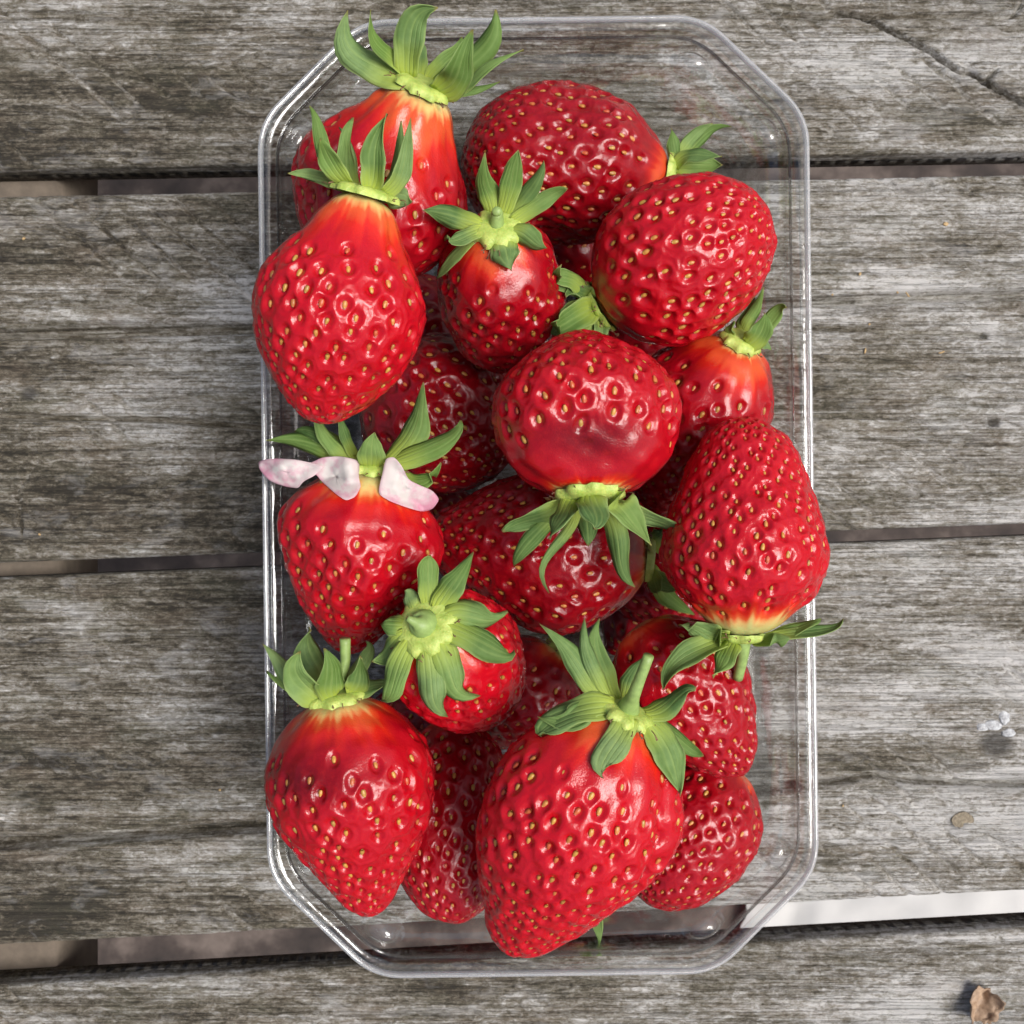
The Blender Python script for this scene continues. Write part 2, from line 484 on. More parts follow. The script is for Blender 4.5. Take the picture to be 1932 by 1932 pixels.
for pi, (te, be, off) in enumerate(PLANKS):
    ta, tk = px_line(*te); ba, bk = px_line(*be)
    vis = pi in (1, 2, 3, 4)
    X = XS + off if vis else np.linspace(-430, 430, 120) + off
    dv = np.concatenate([[0, .3, .8, 1.5, 2.4, 3.4], np.arange(4.2, 102.5, 0.6)]) if vis else np.linspace(0, 102, 60)
    yt = ta + tk * X; yb = ba + bk * X
    wid = yt - yb
    vfrac = dv / dv[-1]
    Yg = yb[:, None] + wid[:, None] * vfrac[None, :]
    Xg = X[:, None] + np.zeros_like(Yg)
    dist_e = np.minimum(Yg - yb[:, None], yt[:, None] - Yg)
    rr = 1.7 + 1.0 * vnoise(Xg / 60, Xg * 0 + pi * 3.1, 5)
    Z = -rr * (1 - np.sqrt(np.clip(1 - (1 - np.clip(dist_e / rr, 0, 1)) ** 2, 0, 1)))
    # weathered relief along the grain
    Z += 1.15 * vnoise(Xg / 22, Yg / 1.9, 11 + pi, 3) + 0.5 * vnoise(Xg / 60, Yg / 7, 31 + pi, 2) + 0.45 * vnoise(Xg / 4.0, Yg / 1.2, 51 + pi, 2)
    Z += 1.4 * vnoise(Xg / 220, Yg / 45, 71 + pi, 2)
    # saw marks
    for ang, per, seed, amp in ((-38, 2.9, 5, .14), (-42, 6.5, 9, .55), (35, 5.2, 13, .16)):
        ca, sa = math.cos(math.radians(ang)), math.sin(math.radians(ang))
        q = (-sa * Xg + ca * Yg) + 2.5 * vnoise(Xg / 30, Yg / 30, seed + pi)
        mask = sstep(0.10, 0.28, vnoise(Xg / 38, Yg / 24, seed * 7 + pi * 3, 2))
        Z -= amp * mask * np.maximum(0, np.sin(2 * np.pi * q / per)) ** 6 * 2
    stain = np.zeros_like(Z)
    tone = 0.35 + 0.75 * sstep(-120, 130, Xg) + vnoise(Xg / 90, Yg / 14, 91 + pi, 2) * 1.5 + vnoise(Xg / 25, Yg / 12, 17 + pi, 2) * 0.9
    if vis:
        for pts, wd, dp in CRACKS:
            d = poly_dist(Xg, Yg, pts) + 0.16 * vnoise(Xg / 1.3, Yg / 1.3, 3)
            Z -= 1.6 * dp * (1 - sstep(wd * 0.5, wd * 1.7, d))
        for pts, hgt in STEPS:
            P = np.array([at(p[0], p[1], 0)[:2] for p in pts])
            yl = np.interp(Xg, P[:, 0], P[:, 1]) + 0.7 * vnoise(Xg / 12, Xg * 0, 7)
            s = Yg - yl                         # >0 : above the line in the photo
            Z -= hgt * (1 - sstep(0, 9, s)) * 0.0 + hgt * np.exp(-np.clip(s, 0, None) / 3.5) * (s > 0)
        for kx, ky, kr, kd in ((55, 742, 2.0, 0.4), (1876, 797, 1.5, 1.5), (760, 1230, 1, 0.2), (1880, 1404, 4.0, 0.1), (1806, 1552, 2.0, .1)):
            c = at(kx, ky, 0)
            d = np.hypot((Xg - c[0]) / 1.25, Yg - c[1]) + 0.5 * vnoise(Xg / 2, Yg / 2, 21)
            Z -= kd * (1 - sstep(kr * .4, kr, d))
            stain = np.maximum(stain, 0.75 * (1 - sstep(kr * .5, kr * 1.35, d)))
    nu, nv = Z.shape
    top = np.stack([Xg, Yg, Z], -1)
    side_b = [np.stack([X, yb - 0.0, np.full(nu, zz)], -1)[:, None] for zz in (-THICK, -THICK * .55, -6.5, -5.0)]
    side_t = [np.stack([X, yt + 0.0, np.full(nu, zz)], -1)[:, None] for zz in (-5.0, -6.5, -THICK * .55, -THICK)]
    allv = np.concatenate(side_b + [top] + side_t, 1)
    ring = allv.shape[1]
    V = allv.reshape(-1, 3)
    F = grid_faces(nu, ring, True)[:, ::-1]
    pad = lambda a: np.pad(a, ((0, 0), (4, 4)), mode='edge').ravel()
    ends = [np.arange(ring)[None, :], ((nu - 1) * ring + np.arange(ring))[None, ::-1]]
    c0 = np.array([off, (ba + ta) / 2, 0.0])
    me = mesh_from('plank', V - c0, [F] + ends, M_WOOD, True, {'tone': pad(tone), 'stain': pad(stain)})
    p = obj('plank', me, table, c0 - np.array([0, 40, -18]))
# battens that carry the planks
M_BATTEN = mat_plain('batten wood', (0.16, 0.13, 0.10), 0.8, 0.4, 0.2)
for bx0, bx1 in ((-200, -132), (190, 255)):
    w2, l2, h2 = (bx1 - bx0) / 2, 262, 16
    c = 2.0
    prof = [(-w2 + c, -h2), (w2 - c, -h2), (w2, -h2 + c), (w2, h2), (-w2, h2), (-w2, -h2 + c)]
    V = [(x, s * l2, z) for s in (-1, 1) for x, z in prof]
    F4 = [[i, (i + 1) % 6, 6 + (i + 1) % 6, 6 + i] for i in range(6)]
    me = mesh_from('batten', V, [F4, [[5, 4, 3, 2, 1, 0], [6, 7, 8, 9, 10, 11]]], M_BATTEN, False)
    obj('batten', me, table, ((bx0 + bx1) / 2, 0, 18 - THICK - 16.4))

# ------------------------------------------------------------------ the clear plastic punnet
RIM_Z = 73.0
PC = at(1015.5, 937, RIM_Z)
HX, HY = 57.0, 99.3             # half size over the rim
CHX, CHY = 21.5, 21.0           # corner chamfers
ROT = math.radians(0.75)
def outline(inset, rad, n_arc=12, n_edge=(10, 60, 30)):
    hx, hy = HX - inset, HY - inset
    k = inset * (2 - math.sqrt(2))
    cx_, cy_ = CHX - k, CHY - k
    P = np.array([(hx - cx_, hy), (-hx + cx_, hy), (-hx, hy - cy_), (-hx, -hy + cy_), (-hx + cx_, -hy), (hx - cx_, -hy), (hx, -hy + cy_), (hx, hy - cy_)])
    out = []
    for i in range(8):
        a, b, c = P[i - 1], P[i], P[(i + 1) % 8]
        u, v = unit(a - b), unit(c - b)
        L = min(rad, 0.42 * min(np.linalg.norm(a - b), np.linalg.norm(c - b)))
        q0, q1 = b + u * L, b + v * L
        for t in np.linspace(0, 1, n_arc):
            out.append((1 - t) ** 2 * q0 + 2 * t * (1 - t) * b + t * t * q1)
        nxt = P[(i + 2) % 8]
        L2 = min(rad, 0.42 * min(np.linalg.norm(b - c), np.linalg.norm(nxt - c)))
        e = c + unit(b - c) * L2
        for t in np.linspace(0, 1, 26)[1:-1]:
            out.append(q1 + (e - q1) * t)
    return np.array(out)
def loft(profile, rads):
    rows = []
    for (ins, z), r in zip(profile, rads):
        o2 = outline(ins, r)
        rows.append(np.column_stack([o2, np.full(len(o2), z)]))
    V = np.array(rows)
    return V
punnet = thing('plastic_punnet', 'clear plastic punnet with chamfered corners and rolled rim, heaped with strawberries', 'punnet', (PC[0], PC[1], 0))
punnet.rotation_euler = (0, 0, ROT)
def shell(name, V, closed_bottom=False, thick=0.4, mat=None):
    nr, nc = V.shape[:2]
    F = [grid_faces(nr, nc, True)]
    vv = V.reshape(-1, 3)
    if closed_bottom:
        vv = np.vstack([vv, [0, 0, V[-1, 0, 2]]])
        j = np.arange(nc)
        F.append(np.stack([(nr - 1) * nc + j, (nr - 1) * nc + (j + 1) % nc, np.full(nc, nr * nc)], -1))
    me = mesh_from(name, vv, F, mat or M_PLASTIC)
    ob = obj(name, me, punnet)
    md = ob.modifiers.new('thickness', 'SOLIDIFY')
    md.thickness = thick * MM
    md.offset = 0
    return ob
# rolled rim
rp = [(0.9, -4.4), (0.35, -4.0), (0.1, -3.0), (0.0, -1.6), (0.25, -0.6), (0.9, -0.05), (1.8, 0.1), (2.6, -0.2), (3.1, -0.9), (3.35, -1.8)]
Vr = loft([(a, RIM_Z + b) for a, b in rp], [6] * len(rp))
shell('rim', Vr, thick=0.5)
ob = outline(0.25, 6)
nrm2 = np.roll(ob, -1, 0) - np.roll(ob, 1, 0); nrm2 = np.column_stack([nrm2[:, 1], -nrm2[:, 0]]); nrm2 /= np.linalg.norm(nrm2, axis=1)[:, None]
pb = np.linspace(0, 2 * np.pi, 10, endpoint=False)
BV = np.array([[(*(p + n_ * .62 * math.cos(a)), RIM_Z - 0.9 + .75 * math.sin(a)) for a in pb] for p, n_ in zip(ob, nrm2)])
BF = grid_faces(len(ob) + 1, 10, True) % (len(ob) * 10)
obj('rim_bead', mesh_from('rim_bead', BV.reshape(-1, 3), BF, M_RIM), punnet)
# tray: upper band, stacking ledge, tapering wall, base with a raised panel
tp = [(3.38, -2.0), (3.5, -4.5), (3.75, -7.0), (4.2, -7.9), (5.4, -8.4), (6.3, -8.9), (6.8, -10.2)]
for k in range(1, 15):
    tp.append((6.8 + 5.4 * k / 14, -10.2 - 54.8 * k / 14))
tp += [(12.8, -67.5), (14.2, -70.2), (16.6, -71.9), (19.5, -72.4), (23, -72.4), (24.2, -71.6), (25.4, -70.9), (32, -70.9), (44, -70.9)]
Vt = loft([(a, RIM_Z + b) for a, b in tp], [6] * 7 + [7 + 0.6 * k for k in range(14)] + [16] * 9)
# shallow vertical flutes near the corners and a little waviness of the thin sheet
ang = np.arctan2(Vt[..., 1] / HY, Vt[..., 0] / HX)
wav = 0.35 * np.sin(Vt[..., 1] / 7.0) * np.sin(Vt[..., 2] / 14 + 1) + 0.25 * np.sin(Vt[..., 0] / 5.0 + Vt[..., 2] / 9)
msk = (Vt[..., 2] < RIM_Z - 11) & (Vt[..., 2] > 6)
nrm = Vt[..., :2] / np.array([HX, HY]); nrm /= np.linalg.norm(nrm, axis=-1, keepdims=True) + 1e-9
Vt[..., :2] += nrm * (wav * msk)[..., None]
shell('tray', Vt, True, 0.4)
# moulded stacking lugs on the ledge, two at each chamfered corner
lug_r = 2.7
lp = [(lug_r + .9, -.5), (lug_r, 0.1), (lug_r * .9, 1.0), (lug_r * .72, 1.7), (lug_r * .4, 2.0), (lug_r * .1, 2.05)]
ph = np.linspace(0, 2 * np.pi, 24, endpoint=False)
LV = np.array([[(r * 1.25 * math.cos(a), r * .8 * math.sin(a), z) for a in ph] for r, z in lp])
lug_me = mesh_from('lug', LV.reshape(-1, 3) * np.array([1.1, 1.1, 1.35]), [grid_faces(len(lp), 24, True), [list(range(5 * 24, 6 * 24))]], mat_plastic('lug plastic', 0.10, 0.03))
for sx in (-1, 1):
    for sy in (-1, 1):
        for lx, ly, ra in ((HX - CHX - 1, HY - 6.6, 0), (HX - 6.6, HY - CHY - 1, math.pi / 2)):
            l = obj('lug', lug_me, punnet, (sx * lx, sy * ly, RIM_Z - 8.6))
            l.rotation_euler = (0, 0, ra + (-0.35 * sx * sy if ra == 0 else 0.35 * sx * sy))

# ------------------------------------------------------------------ strawberries
PROF = dict(
    neck=[(0, .95), (.08, .76), (.16, .70), (.28, .84), (.4, .98), (.55, 1.0), (.7, .93), (.85, .82), (1, .78)],
    cone=[(0, 1.0), (.15, 1.06), (.3, 1.08), (.5, .97), (.7, .84), (.85, .74), (1, .72)],
    round=[(0, 1.0), (.2, 1.03), (.5, 1.0), (.8, .93), (1, .9)],
    taper=[(0, 1.0), (.15, 1.1), (.3, 1.12), (.5, .97), (.7, .79), (.85, .66), (1, .62)],
    blunt=[(0, .8), (.1, .78), (.22, .98), (.5, 1.0), (.8, 1.08), (1, 1.15)],
    wide=[(0, 1.1), (.15, 1.08), (.35, 1.04), (.55, 1.0), (.75, .88), (.9, .76), (1, .72)],
    trap=[(0, .9), (.1, .86), (.2, 1.0), (.35, 1.03), (.5, .93), (.7, .80), (.85, .80), (1, .88)],
)
# key: calyx px, tip px, width px, profile, heights of both ends and a nudge (mm)
BERRY = dict(
    A=((815, 168), (668, 545), 335, 'neck', (87.4, 62.8, -1.8, 0.4)),
    B=((690, 362), (598, 792), 318, 'neck', (101.0, 91.9, -0.1, -0.4)),
    C=((930, 425), (946, 664), 245, 'round', (89.6, 55.1, 0.8, -0.6)),
    D=((1256, 320), (868, 285), 300, 'blunt', (62.4, 55.4, 0.8, -2.0)),
    E=((1135, 580), (1450, 395), 300, 'round', (71.5, 85.0, -0.1, 0.2)),
    F=((1112, 935), (1098, 632), 350, 'wide', (93.6, 84.3, -0.1, -0.1)),
    G=((1400, 655), (1225, 960), 262, 'cone', (75.5, 46.7, -0.3, 1.2)),
    H=((1400, 1200), (1402, 788), 320, 'trap', (88.4, 87.7, 0.1, 0.0)),
    I=((700, 880), (655, 1228), 294, 'taper', (79.6, 65.0, 0.0, 0.1)),
    J=((705, 700), (966, 862), 308, 'round', (44.2, 42.6, 0.0, -0.2)),
    K=((1238, 1050), (815, 1010), 300, 'cone', (62.9, 55.8, -1.5, -0.7)),
    L=((800, 1178), (925, 1300), 250, 'round', (95.0, 60.3, 0.3, -0.2)),
    M=((640, 1312), (703, 1722), 306, 'taper', (84.9, 76.5, -0.4, 0.0)),
    N=((1182, 1345), (962, 1790), 352, 'taper', (100.3, 82.8, -0.1, -0.1)),
    O=((1190, 1190), (1400, 1465), 255, 'cone', (71.2, 77.6, 0.7, 0.8)),
    P=((1385, 1440), (1215, 1695), 240, 'round', (60.8, 67.8, -0.1, -0.6)),
    Q=((850, 1370), (855, 1758), 240, 'round', (48.5, 68.1, 0.2, 1.7)),
    R=((1060, 1230), (920, 1400), 230, 'cone', (35.8, 34.0, -0.1, 0.3)),
    S=((850, 560), (700, 690), 230, 'cone', (17.6, 21.5, 1.4, 0.3)),
    T=((1230, 1000), (1380, 1160), 240, 'cone', (31.3, 45.9, -4.0, -0.8)),
    V=((1120, 415), (985, 490), 235, 'cone', (18, 18, 0, 0)),
    X=((1230, 560), (1130, 700), 235, 'cone', (18, 18, 0, 0)),
    Y=((760, 920), (800, 1080), 235, 'cone', (19.3, 19.3, .2, .1)),
    Z=((1080, 1330), (1210, 1400), 235, 'cone', (17.2, 17.5, 0, 0)),
    U=((800, 1420), (830, 1270), 235, 'cone', (16.8, 17.1, 0, 0)),
    a=((1150, 1120), (1262, 1170), 205, 'cone', (18, 17, 0, 0)),  # filler berry added to cover a sun glint on the tray floor
    b=((1180, 905), (1265, 985), 190, 'cone', (19, 17, 0, 0)),
    W=((1130, 1700), (1070, 1470), 230, 'cone', (53.0, 41.5, -1.8, 4.7)),
)
LABEL = dict(
    A='long-necked strawberry with orange shoulders, tall upright calyx reaching over the punnet rim',
    B='large glossy red strawberry with pale orange neck, bulging over the long punnet rim',
    C='small dark strawberry with open star-shaped calyx, wedged between two long-necked ones',
    D='broad dark red strawberry lying sideways, dimpled flank and calyx towards the plastic wall',
    E='bright red strawberry lying sideways, folded blue-green calyx and pointed tip at the wall',
    F='wide red strawberry with smooth dented shoulder and pale drooping calyx amid the heap',
    G='strawberry with orange neck and seedy flank, tucked under the sideways one beside the wall',
    H='thickly seeded strawberry with whitish-green shoulder, hanging out over the punnet rim',
    I='strawberry still wearing white and pink petals under its green calyx',
    J='dark crimson strawberry behind the petal-bearing one, half buried',
    K='dark strawberry lying across the heap beneath the drooping pale calyx',
    L='small strawberry standing calyx up, showing its pale green stem stub and leaf star',
    M='red strawberry with bruised dull shoulder, tip against the chamfered corner of the punnet',
    N='largest strawberry, bright red with long green stem and spread grey-green calyx leaves',
    O='slim dark strawberry with blunt lobed tip, under the stem of the largest one',
    P='dark strawberry with lighter red end, pressed against the wall under the blunt lobed one',
    Q='shaded strawberry wedged between the bruised one and the largest one',
    R='deeply shaded strawberry between the calyx-up one and the largest one',
    S='dark strawberry on the punnet floor between the large glossy one and the star-calyx one',
    T='strawberry low in the punnet under the thickly seeded one',
    V='strawberry on the punnet floor under the dimpled sideways one',
    X='strawberry on the punnet floor under the bright sideways one with folded calyx',
    Y='strawberry on the punnet floor under the petal-bearing one',
    Z='strawberry on the punnet floor under the largest one',
    U='strawberry on the punnet floor between the bruised one and the calyx-up one',
    a='added strawberry on the punnet floor between the blunt lobed one and the dark crosswise one',
    b='strawberry on the punnet floor between the wide dented one and the thickly seeded one',
    W='hidden strawberry under the largest one, a narrow green sepal sticking out at its end',
)
# seed-free shoulder, pale neck length, darkness (ripe red plus painted heap shade), neck paleness, ellipticity, lobes
LOOK = dict(
    A=dict(bare=.24, neck=.26, pale=.05, dark=.35), B=dict(bare=.20, neck=.20, pale=.05, dark=.0),
    C=dict(bare=.14, neck=.13, pale=.02, dark=.7), D=dict(bare=.12, neck=.10, pale=.012, dark=.85, sp=.9, dent=[(.56, -90, 7, 3.2), (.56, -60, 7, 1.5)]),
    E=dict(bare=.15, neck=.07, pale=.012, dark=.1), F=dict(bare=.24, neck=.06, pale=.03, dark=.25, bruise_or_shade=(.22, 0), dent=[(.17, 0, 8.5, 5.0), (.34, 50, 7, 1.2), (.36, -60, 6, 1.4)]),  # F: shade of the shoulder dent painted as a dark patch
    G=dict(bare=.13, neck=.13, pale=.02, dark=.5), H=dict(bare=.11, neck=.16, pale=.12, dark=.0, sp=.80),
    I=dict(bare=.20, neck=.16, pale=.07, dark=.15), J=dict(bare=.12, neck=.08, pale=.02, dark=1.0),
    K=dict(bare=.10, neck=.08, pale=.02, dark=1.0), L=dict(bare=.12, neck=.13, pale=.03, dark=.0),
    M=dict(bare=.18, neck=.13, pale=.04, dark=.15, bruise_or_shade=(.24, 28)), N=dict(bare=.14, neck=.11, pale=.015, dark=.0, sp=.88, crease=-62),
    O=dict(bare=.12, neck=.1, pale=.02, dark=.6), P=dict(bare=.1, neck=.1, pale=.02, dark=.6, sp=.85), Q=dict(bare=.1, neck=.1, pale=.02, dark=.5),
)
HIDDEN = set('RSTVXYZUWab')
CAMP = np.array([0, 0, CAM_H])

def profile_curve(kind, L, R, n):
    p = np.array(PROF[kind])
    th = np.linspace(0, np.pi, 1200)
    t = (1 - np.cos(th)) / 2
    m = np.interp(t, p[:, 0], p[:, 1])
    k = np.hanning(121); k /= k.sum()
    m = np.convolve(np.pad(m, 60, mode='edge'), k, 'valid')
    r = np.sin(th) * m
    r = r / r.max() * R
    x = t * L
    s = np.concatenate([[0], np.cumsum(np.hypot(np.diff(x), np.diff(r)))])
    su = np.linspace(0, s[-1], n)
    return np.interp(su, s, x), np.interp(su, s, r), su

# sphere chains: used only to tell which seeds the heap hides
TS = np.array([.08, .2, .35, .5, .65, .8, .92])
CH = {}
for k, (c0, c1, wp, kind, (z0, z1, dx, dy)) in BERRY.items():
    a = at(*c0, z0) + (dx, dy, 0); b = at(*c1, z1) + (dx, dy, 0)
    R = wp / 2 * mmpx((z0 + z1) / 2)
    p = np.array(PROF[kind]); m = np.interp(TS, p[:, 0], p[:, 1]) * np.sqrt(1 - (2 * TS - 1) ** 2)
    CH[k] = (a, b, R, a + (b - a) * TS[:, None], m / m.max() * R * 0.96)

def hidden_from_camera(key, P):
    out = np.zeros(len(P), bool)
    d = CAMP - P; L = np.linalg.norm(d, axis=1); d /= L[:, None]
    for k, (_, _, _, C, R) in CH.items():
        if k == key:
            continue
        for c, r in zip(C, R):
            oc = c - P
            tt = (oc * d).sum(1)
            out |= (tt > 0) & (((oc - tt[:, None] * d) ** 2).sum(1) < r * r)
    return out

# one seed, shared by all
sth = np.linspace(0, np.pi, 7); sph = np.linspace(0, 2 * np.pi, 8, endpoint=False)
SV = []
for t in sth[1:-1]:
    x = -math.cos(t); w_ = math.sin(t) * (1 - 0.22 * x)
    SV += [(0.5 * x, 0.30 * w_ * math.cos(f), 0.22 * w_ * math.sin(f)) for f in sph]
SV += [(-.5, 0, 0), (.56, 0, 0)]
SV = np.array(SV)
sj = np.arange(8)
SF = [grid_faces(5, 8, True)[:, ::-1], np.concatenate([np.stack([sj, (sj + 1) % 8, np.full(8, 40)], -1)[:, ::-1], np.stack([32 + sj, 32 + (sj + 1) % 8, np.full(8, 41)], -1)])]
SEED_ME = mesh_from('seed', SV * 1000, SF, M_SEED)      # unit sized; objects carry the size

def build_berry(key, idx):
    rng = np.random.default_rng(100 + idx)
    c0, c1, R, _, _ = CH[key]
    kind = BERRY[key][3]
    lk = dict(bare=.14, neck=.1, pale=.03, dark=.9, sp=1.0)  # default darkness of buried berries: heap shade put into the flesh colour
    lk.update(LOOK.get(key, {}))
    hid = key in HIDDEN
    L = np.linalg.norm(c1 - c0)
    ax = (c1 - c0) / L
    n1 = unit(np.array([0, 0, 1.0]) - ax * ax[2])       # towards the sky
    n2 = np.cross(ax, n1)
    nr, nc = (70, 96) if hid else (172, 240) if key in 'CDGJKOPQ' else (206, 296)
    xs, rs, su = profile_curve(kind, L, R, nr)
    phi = np.linspace(0, 2 * np.pi, nc, endpoint=False)
    lob = rng.uniform(-1, 1, 4); lph = rng.uniform(0, 6.28, 4)
    fq = rng.normal(size=(6, 3)) * 1.3 / R; fp = rng.uniform(0, 6.28, 6)

    def base(x, r, ph_, s):
        e = 1 + 0.035 * lob[0] * np.cos(2 * (ph_ - lph[0])) + 0.03 * lob[1] * np.cos(3 * (ph_ - lph[1])) + 0.016 * lob[2] * np.cos(5 * (ph_ - lph[2]))
        if 'crease' in lk:
            dphi = (ph_ - math.radians(lk['crease']) + np.pi) % (2 * np.pi) - np.pi
            e = e - 0.16 * np.exp(-(dphi / 0.16) ** 2) * sstep(0.02, .3, x / L) * (1 - sstep(.55, .95, x / L))
        p = c0 + ax * x[..., None] + (r * e)[..., None] * (np.cos(ph_)[..., None] * n1 + np.sin(ph_)[..., None] * n2)
        q = p - c0
        nz = np.zeros(x.shape)
        for f, o_ in zip(fq, fp):
            nz += np.sin(q @ f * 1.6 + o_)
        radial = np.cos(ph_)[..., None] * n1 + np.sin(ph_)[..., None] * n2
        p = p + radial * (nz * 0.017 * R * np.clip(r / R, 0, 1))[..., None]
        for (t_, pd, rad_, dep) in lk.get('dent', []):
            k = int(np.argmin(abs(xs / L - t_)))
            pr = math.radians(pd)
            cpt = c0 + ax * xs[k] + rs[k] * (math.cos(pr) * n1 + math.sin(pr) * n2)
            dd = np.linalg.norm(p - cpt, axis=-1)
            p = p - radial * (dep * np.exp(-(dd / rad_) ** 2))[..., None]
        return p

    # seeds: a phyllotactic spiral whose spacing tightens towards the tip
    t_of = xs / L
    spc = (4.6 - 1.75 * sstep(.25, 1.0, t_of)) * lk['sp'] * (R / 16.0) ** 0.5
    dA = 2 * np.pi * rs * (su[1] - su[0])
    dens = dA / (0.9 * spc ** 2) * sstep(lk['bare'] - .05, lk['bare'] + .08, t_of)
    cum = np.cumsum(dens)
    N = int(cum[-1])
    ks = np.arange(N) + 0.5
    sS = np.interp(ks, cum, su) + rng.normal(0, .22, N)
    sS = np.clip(sS, su[2], su[-3])
    sP = (ks * 2.399963 + rng.normal(0, .06, N) + rng.uniform(0, 6)) % (2 * np.pi)
    sx_, sr_, ssp = np.interp(sS, su, xs), np.interp(sS, su, rs), np.interp(sS, su, spc)
    keep = np.ones(N, bool)
    P0 = base(sx_, sr_, sP, sS)
    for i in range(N):                                # drop seeds that landed on a neighbour
        if keep[i]:
            d = np.linalg.norm(P0 - P0[i], axis=1)
            keep &= ~((d < 0.62 * ssp[i]) & (np.arange(N) > i))
    P0, sS, sP, ssp, sx_, sr_ = P0[keep], sS[keep], sP[keep], ssp[keep], sx_[keep], sr_[keep]
    N = len(P0)
    e = 0.15
    def at_s(s, p):
        return base(np.interp(s, su, xs), np.interp(s, su, rs), p, s)
    mer = at_s(sS + e, sP) - at_s(sS - e, sP)
    mer /= np.linalg.norm(mer, axis=1)[:, None]
    cir = at_s(sS, sP + .02) - at_s(sS, sP - .02)
    cir /= np.linalg.norm(cir, axis=1)[:, None]
    nor = np.cross(cir, mer)
    rad_dir = np.cos(sP)[:, None] * n1 + np.sin(sP)[:, None] * n2
    nor *= np.sign((nor * (P0 - (c0 + c1) / 2)).sum(1))[:, None]

    Xg = np.repeat(xs[:, None], nc, 1); Rg = np.repeat(rs[:, None], nc, 1); Pg = np.repeat(phi[None], nr, 0)
    V = base(Xg, Rg, Pg, None)
    du = np.gradient(V, axis=0)
    dvv = np.roll(V, -1, 1) - np.roll(V, 1, 1)
    NV = np.cross(dvv, du)
    NV /= np.linalg.norm(NV, axis=-1, keepdims=True) + 1e-9
    sgn = np.sign((NV * (V - (c0 + c1) / 2)).sum(-1).mean())
    NV *= sgn
    NV[0], NV[-1] = -ax, ax
    vf = V.reshape(-1, 3)
    qmin = np.full(len(vf), 9.0); spn = np.full(len(vf), 3.5); q2 = np.full(len(vf), 9.0)
    wob = rng.uniform(.85, 1.2, N)
    for i in range(N):
        sel = np.nonzero((np.abs(vf - P0[i]) < ssp[i] * 1.15).all(1))[0]
        if len(sel) == 0:
            continue
        d = vf[sel] - P0[i]
        dm = d @ mer[i]; dc = d @ cir[i]; dn = d @ nor[i]
        q = np.sqrt((dm / (1.22 * wob[i])) ** 2 + dc ** 2 + dn ** 2) / ssp[i]
        q2[sel] = np.minimum(q2[sel], np.maximum(q, qmin[sel]))
        better = q < qmin[sel]
        qmin[sel[better]] = q[better]; spn[sel[better]] = ssp[i]
    seeded = np.repeat(sstep(lk['bare'] - .03, lk['bare'] + .16, t_of)[:, None], nc, 1).ravel()
    pit = (1 - sstep(.15, .315, qmin))
    bowl = 1 - sstep(.2, .62, qmin)
    web = np.exp(-((q2 - qmin) / .17) ** 2) * seeded * (qmin > .25)
    rimr = np.exp(-((qmin - .375) / .07) ** 2)
    jag = 1 + .55 * np.sin(vf @ np.array([1.9, 1.3, -1.1]) + 1.0) * np.sin(vf @ np.array([-1.2, 2.2, 1.4]))
    disp = spn * (-0.125 * pit - 0.045 * bowl * seeded + 0.040 * rimr * seeded * jag + 0.042 * web)
    # shallow lengthwise furrows on the bare shoulder
    fur = np.cos(Pg * 9 + 2 * np.sin(Pg * 2 + lph[3])).ravel() * 0.16 * np.repeat((sstep(.02, .1, t_of) * (1 - sstep(lk['bare'], lk['bare'] + .2, t_of)))[:, None], nc, 1).ravel()
    disp = disp + fur
    # uneven swelling between the seeds
    gq = rng.normal(size=(14, 3)); gq = gq / np.linalg.norm(gq, axis=1)[:, None] * rng.uniform(.7, 1.7, 14)[:, None]
    lump = sum(np.sin(vf @ f + o_) for f, o_ in zip(gq, rng.uniform(0, 6.28, 14)))
    disp = disp + lump * 0.040
    vf = vf + NV.reshape(-1, 3) * disp[:, None]
    # ripeness, and a darkness that also carries painted heap shade
    tt = Xg.ravel() / L
    wobble = 0.05 * np.sin(Pg.ravel() * 3 + lph[0]) + 0.035 * np.sin(Pg.ravel() * 7 + lph[1])
    a_ = np.clip((tt + wobble * lk['neck'] * 2) / max(lk['neck'], .01), 0, 9)
    pl = np.clip(tt / max(lk['pale'], .005), 0, 9)
    pg = Pg.ravel()
    streak = sum(w_ * np.sin(k_ * pg + o_) for k_, w_, o_ in zip((9, 14, 23, 31, 43), (.3, .3, .25, .2, .15), rng.uniform(0, 6.28, 5)))
    a_ = a_ * (1 + .22 * streak) ; pl = pl * (1 + .3 * streak)
    ripe = 0.16 * sstep(0.1, 1.0, pl) + 0.22 * sstep(.6, 1.6, pl) + 0.62 * sstep(.35, 1.25, a_)
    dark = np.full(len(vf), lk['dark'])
    if 'bruise_or_shade' in lk:  # a real bruise on M; on F the dent's shade as colour
        bt, bp = lk['bruise_or_shade']
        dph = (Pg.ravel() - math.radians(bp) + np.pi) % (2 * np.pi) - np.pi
        bru_shade = np.exp(-((tt - bt) / .11) ** 2 - (dph / .9) ** 2)
        dark = np.maximum(dark, bru_shade * 1.3)
    low = vf[:, 2].min()
    centre = (c0 + c1) / 2
    rp_ = np.array([centre[0], centre[1], low])
    # collapse the poles to single vertices
    top_i = len(vf)
    body = vf[nc:-nc]
    V2 = np.vstack([body, vf[0:1], vf[-1:]])
    nb = nr - 2
    F = grid_faces(nb, nc, True)
    j = np.arange(nc)
    caps = np.concatenate([np.stack([(j + 1) % nc, j, np.full(nc, nb * nc)], -1), np.stack([(nb - 1) * nc + j, (nb - 1) * nc + (j + 1) % nc, np.full(nc, nb * nc + 1)], -1)])
    # outward winding
    a0 = V2[F[len(F) // 2]]
